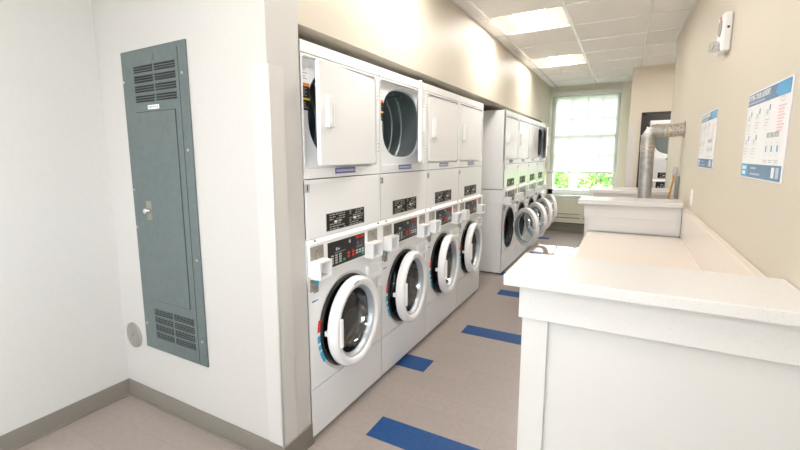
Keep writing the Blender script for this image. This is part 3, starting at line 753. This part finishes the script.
# ------------------------------------------------------------------ posters
def poster(yl, yr, z0, z1, label, title):
    # yl far edge (left in view), yr near edge (right in view); local u runs left->right
    w = yl-yr; h = z1-z0
    p = thing('laundry_poster', label, 'poster', (XR, (yl+yr)/2, z0))
    def pb(mb, u0, u1, v0, v1, m, d): mb.box(-.004-d, -.004-d+.0006 if d else -.0005, (w/2-u1*w), (w/2-u0*w), v0*h, v1*h, m)
    mb = MB(); mb.box(-.004, -.0005, -w/2, w/2, 0, h, 'posterwhite'); mb.build('poster_sheet', p)
    mb = MB(); pb(mb, .012, .98, .845, .985, 'posternavy', .0006)
    a = [(.74, .985), (.70, .90), (.78, .845), (.985, .845), (.985, .985)]
    vs = [mb.v((-.0054, w/2-u*w, v_*h)) for u, v_ in a]; mb.f(vs, 'postersky'); mb.build('header_band', p, fix=False)
    text(title, .030*h/.325, 'whiteprint', p, (-.0056, w/2-.035*w, .935*h), (PI/2, 0, -PI/2), 'title_lettering', bold=.008, align='LEFT', sx=.82)
    mb = MB()
    u = .035
    while u < .45: pb(mb, u, u+.03, .868, .885, 'paleprint', .0012); u += .036
    mb.build('subtitle_print', p)
    mb = MB(); pb(mb, .012, .985, .012, .165, 'posternavy', .0006); pb(mb, .012, .20, .012, .165, 'postersky', .0010)
    pb(mb, .05, .10, .10, .14, 'posterwhite', .0014); pb(mb, .11, .16, .10, .14, 'posterwhite', .0014); pb(mb, .06, .15, .04, .08, 'posterwhite', .0014)
    pb(mb, .29, .43, .11, .13, 'paleprint', .0014); pb(mb, .29, .54, .045, .065, 'paleprint', .0014)
    pb(mb, .80, .86, .04, .145, 'posterwhite', .0014); pb(mb, .89, .95, .04, .145, 'paleprint', .0014)
    mb.build('footer_band', p)
    # icons and outlines of the printed steps
    mb = MB()
    def ring(u, v_, ru, rv, m='postergreen', th=.004):
        n = 28; q = []
        for i in range(n):
            a_ = 2*PI*i/n; q.append((mb.v((-.0052, w/2-u*w+ru*w*math.cos(a_), v_*h+rv*h*math.sin(a_))), mb.v((-.0052, w/2-u*w+(ru*w-th*w)*math.cos(a_), v_*h+(rv*h-th*w)*math.sin(a_)))))
        for i in range(n): a_, b_ = q[i], q[(i+1) % n]; mb.f([a_[0], a_[1], b_[1], b_[0]], m)
    for u, v_ in ((.10, .74), (.32, .75), (.56, .76), (.09, .46), (.30, .46)):
        mb = MB()
        ring(u, v_, .075, .075); ring(u, v_-.14, .07, .09)
        pb(mb, u+.035, u+.055, v_-.02, v_+.035, 'postersky', .0012); pb(mb, u-.03, u+.02, v_-.03, v_-.015, 'postergrey', .0012); pb(mb, u-.03, u+.01, v_-.055, v_-.04, 'postergrey', .0012)
        for k in range(3): pb(mb, u-.04, u+.04-.01*k, v_-.12-.03*k, v_-.112-.03*k, 'postergrey', .0012)
        mb.build('step_diagram', p, fix=False)
    mb = MB()
    for k in range(9): pb(mb, .80, .93-.02*(k % 3), .74-.03*k, .752-.03*k, 'posterred', .0012)
    ring(.86, .81, .05, .025, 'postergrey'); mb.build('side_note', p, fix=False)
    for u in (.62, .74, .86):
        mb = MB()
        ring(u, .33, .05, .07); pb(mb, u-.010, u+.010, .30, .365, 'postersky', .0012)
        pb(mb, u-.04, u+.04, .21, .218, 'postergrey', .0012); pb(mb, u-.03, u+.03, .19, .198, 'postergrey', .0012)
        mb.build('tip_diagram', p, fix=False)
    text('BEST PRACTICES', .024*h/.325, 'postergrey', p, (-.0056, w/2-.74*w, .47*h), (PI/2, 0, -PI/2), 'heading_lettering', bold=.005, sx=.74)
    return p
poster(.225, -.305, 1.352, 1.682, 'laundry instructions poster nearest the camera, white with blue bands, right of the other poster', 'DRYING YOUR LAUNDRY')
poster(1.470, .915, 1.360, 1.697, 'laundry instructions poster farther along the right wall, nearer the metal duct', 'WASHING YOUR LAUNDRY')

# ------------------------------------------------------------------ outside
struct('ground_outside', [(-30, 30, 6.95, 60, -.6, -.5)], 'grass')
struct('ground_back', [(-30, 30, -60, -5.25, -.3, -.2), (3.3, 30, -5.25, 6.9, -.3, -.2), (1.85, 3.3, -5.25, 3.6, -.3, -.2)], 'paving')  # unseen ground, kept pale to bounce daylight up to the ceiling
def shrub(x, y, r, h, label):
    s = thing('shrub', label, 'shrub', (x, y, -.5)); mb = MB(); rnd = random.Random(int(x*100+y))
    for k in range(5): mb.tube([(rnd.uniform(-.1, .1), 0, 0), (rnd.uniform(-.4, .4)*r, rnd.uniform(-.4, .4)*r, h*.7)], [.03, .012], 'bark', 6)
    mb.build('stems', s)
    mb = MB()
    for k in range(2600):
        a, b, q = rnd.uniform(0, 2*PI), rnd.uniform(-1, 1), rnd.random()**.4
        c = Vector((math.cos(a)*math.sqrt(1-b*b)*r*q, math.sin(a)*math.sqrt(1-b*b)*r*q, h*.55+b*h*.45*q))
        n1 = Vector((rnd.uniform(-1, 1), rnd.uniform(-1, 1), rnd.uniform(-1, 1))).normalized(); n2 = n1.orthogonal().normalized(); n3 = n1.cross(n2); l = rnd.uniform(.06, .11)
        mb.f([mb.v(c-n2*l), mb.v(c+n3*l*.5), mb.v(c+n2*l), mb.v(c-n3*l*.5)], 'leaf')
    mb.build('foliage', s, fix=False)
shrub(-.9, 10.2, .95, 2.2, 'green leafy shrub outside, at the left of the window gap')
shrub(1.1, 10.4, .95, 2.0, 'green leafy shrub outside, in the middle of the window gap')
shrub(3.1, 10.1, .95, 2.1, 'green leafy shrub outside, at the right of the window gap')

# ------------------------------------------------------------------ light
wd = bpy.data.worlds.new('World'); bpy.context.scene.world = wd; wd.use_nodes = True
bg = wd.node_tree.nodes['Background']; bg.inputs[0].default_value = (.86, .93, 1, 1); bg.inputs[1].default_value = 5.4
sun = bpy.data.lights.new('sun', 'SUN'); sun.energy = 2.5; sun.angle = .01; sun.color = (1, .96, .88)
so_ = bpy.data.objects.new('sun', sun); C.objects.link(so_)
d = Vector((.03, -1, -.50)).normalized(); so_.rotation_euler = d.to_track_quat('-Z', 'Y').to_euler()
def portal(x0, x1, y, z0, z1, rx, rz=0):
    l = bpy.data.lights.new('window_portal', 'AREA'); l.shape = 'RECTANGLE'; l.size = x1-x0; l.size_y = z1-z0; l.cycles.is_portal = True
    o = bpy.data.objects.new('window_portal', l); C.objects.link(o); o.location = ((x0+x1)/2, y, (z0+z1)/2); o.rotation_euler = (rx, 0, rz)
portal(wx0, wx1, 6.86, wz0, wz1, -PI/2)
portal(-1.0, -.3, -5.21, 1.0, 2.1, PI/2); portal(.7, 1.4, -5.21, 1.0, 2.1, PI/2)

portal(.81, 2.81, -3.5, .95, 2.25, PI/2, PI/2)

# ------------------------------------------------------------------ camera
cam = bpy.data.cameras.new('camera'); co = bpy.data.objects.new('camera', cam); C.objects.link(co); bpy.context.scene.camera = co
yaw, pit, roll, f = 0.522466, -0.1436708, -0.007768, 420.5585
fw = Vector((-math.sin(yaw)*math.cos(pit), math.cos(yaw)*math.cos(pit), math.sin(pit)))
rt = Vector((math.cos(yaw), math.sin(yaw), 0)); up = rt.cross(fw)
r2 = rt*math.cos(roll)+up*math.sin(roll); u2 = -rt*math.sin(roll)+up*math.cos(roll)
mw = Matrix((r2, u2, -fw)).transposed().to_4x4(); mw.translation = Vector((1.2532249, -2.0590225, 1.4468184))
co.matrix_world = mw
cam.sensor_width = 36; cam.lens = f/800*36; cam.shift_x = .0231271; cam.shift_y = -.0098374; cam.clip_start = .02
vs = bpy.context.scene.view_settings
vs.view_transform = 'Standard'; vs.look = 'None'; vs.exposure = 1.76; vs.gamma = 1; vs.use_curve_mapping = False
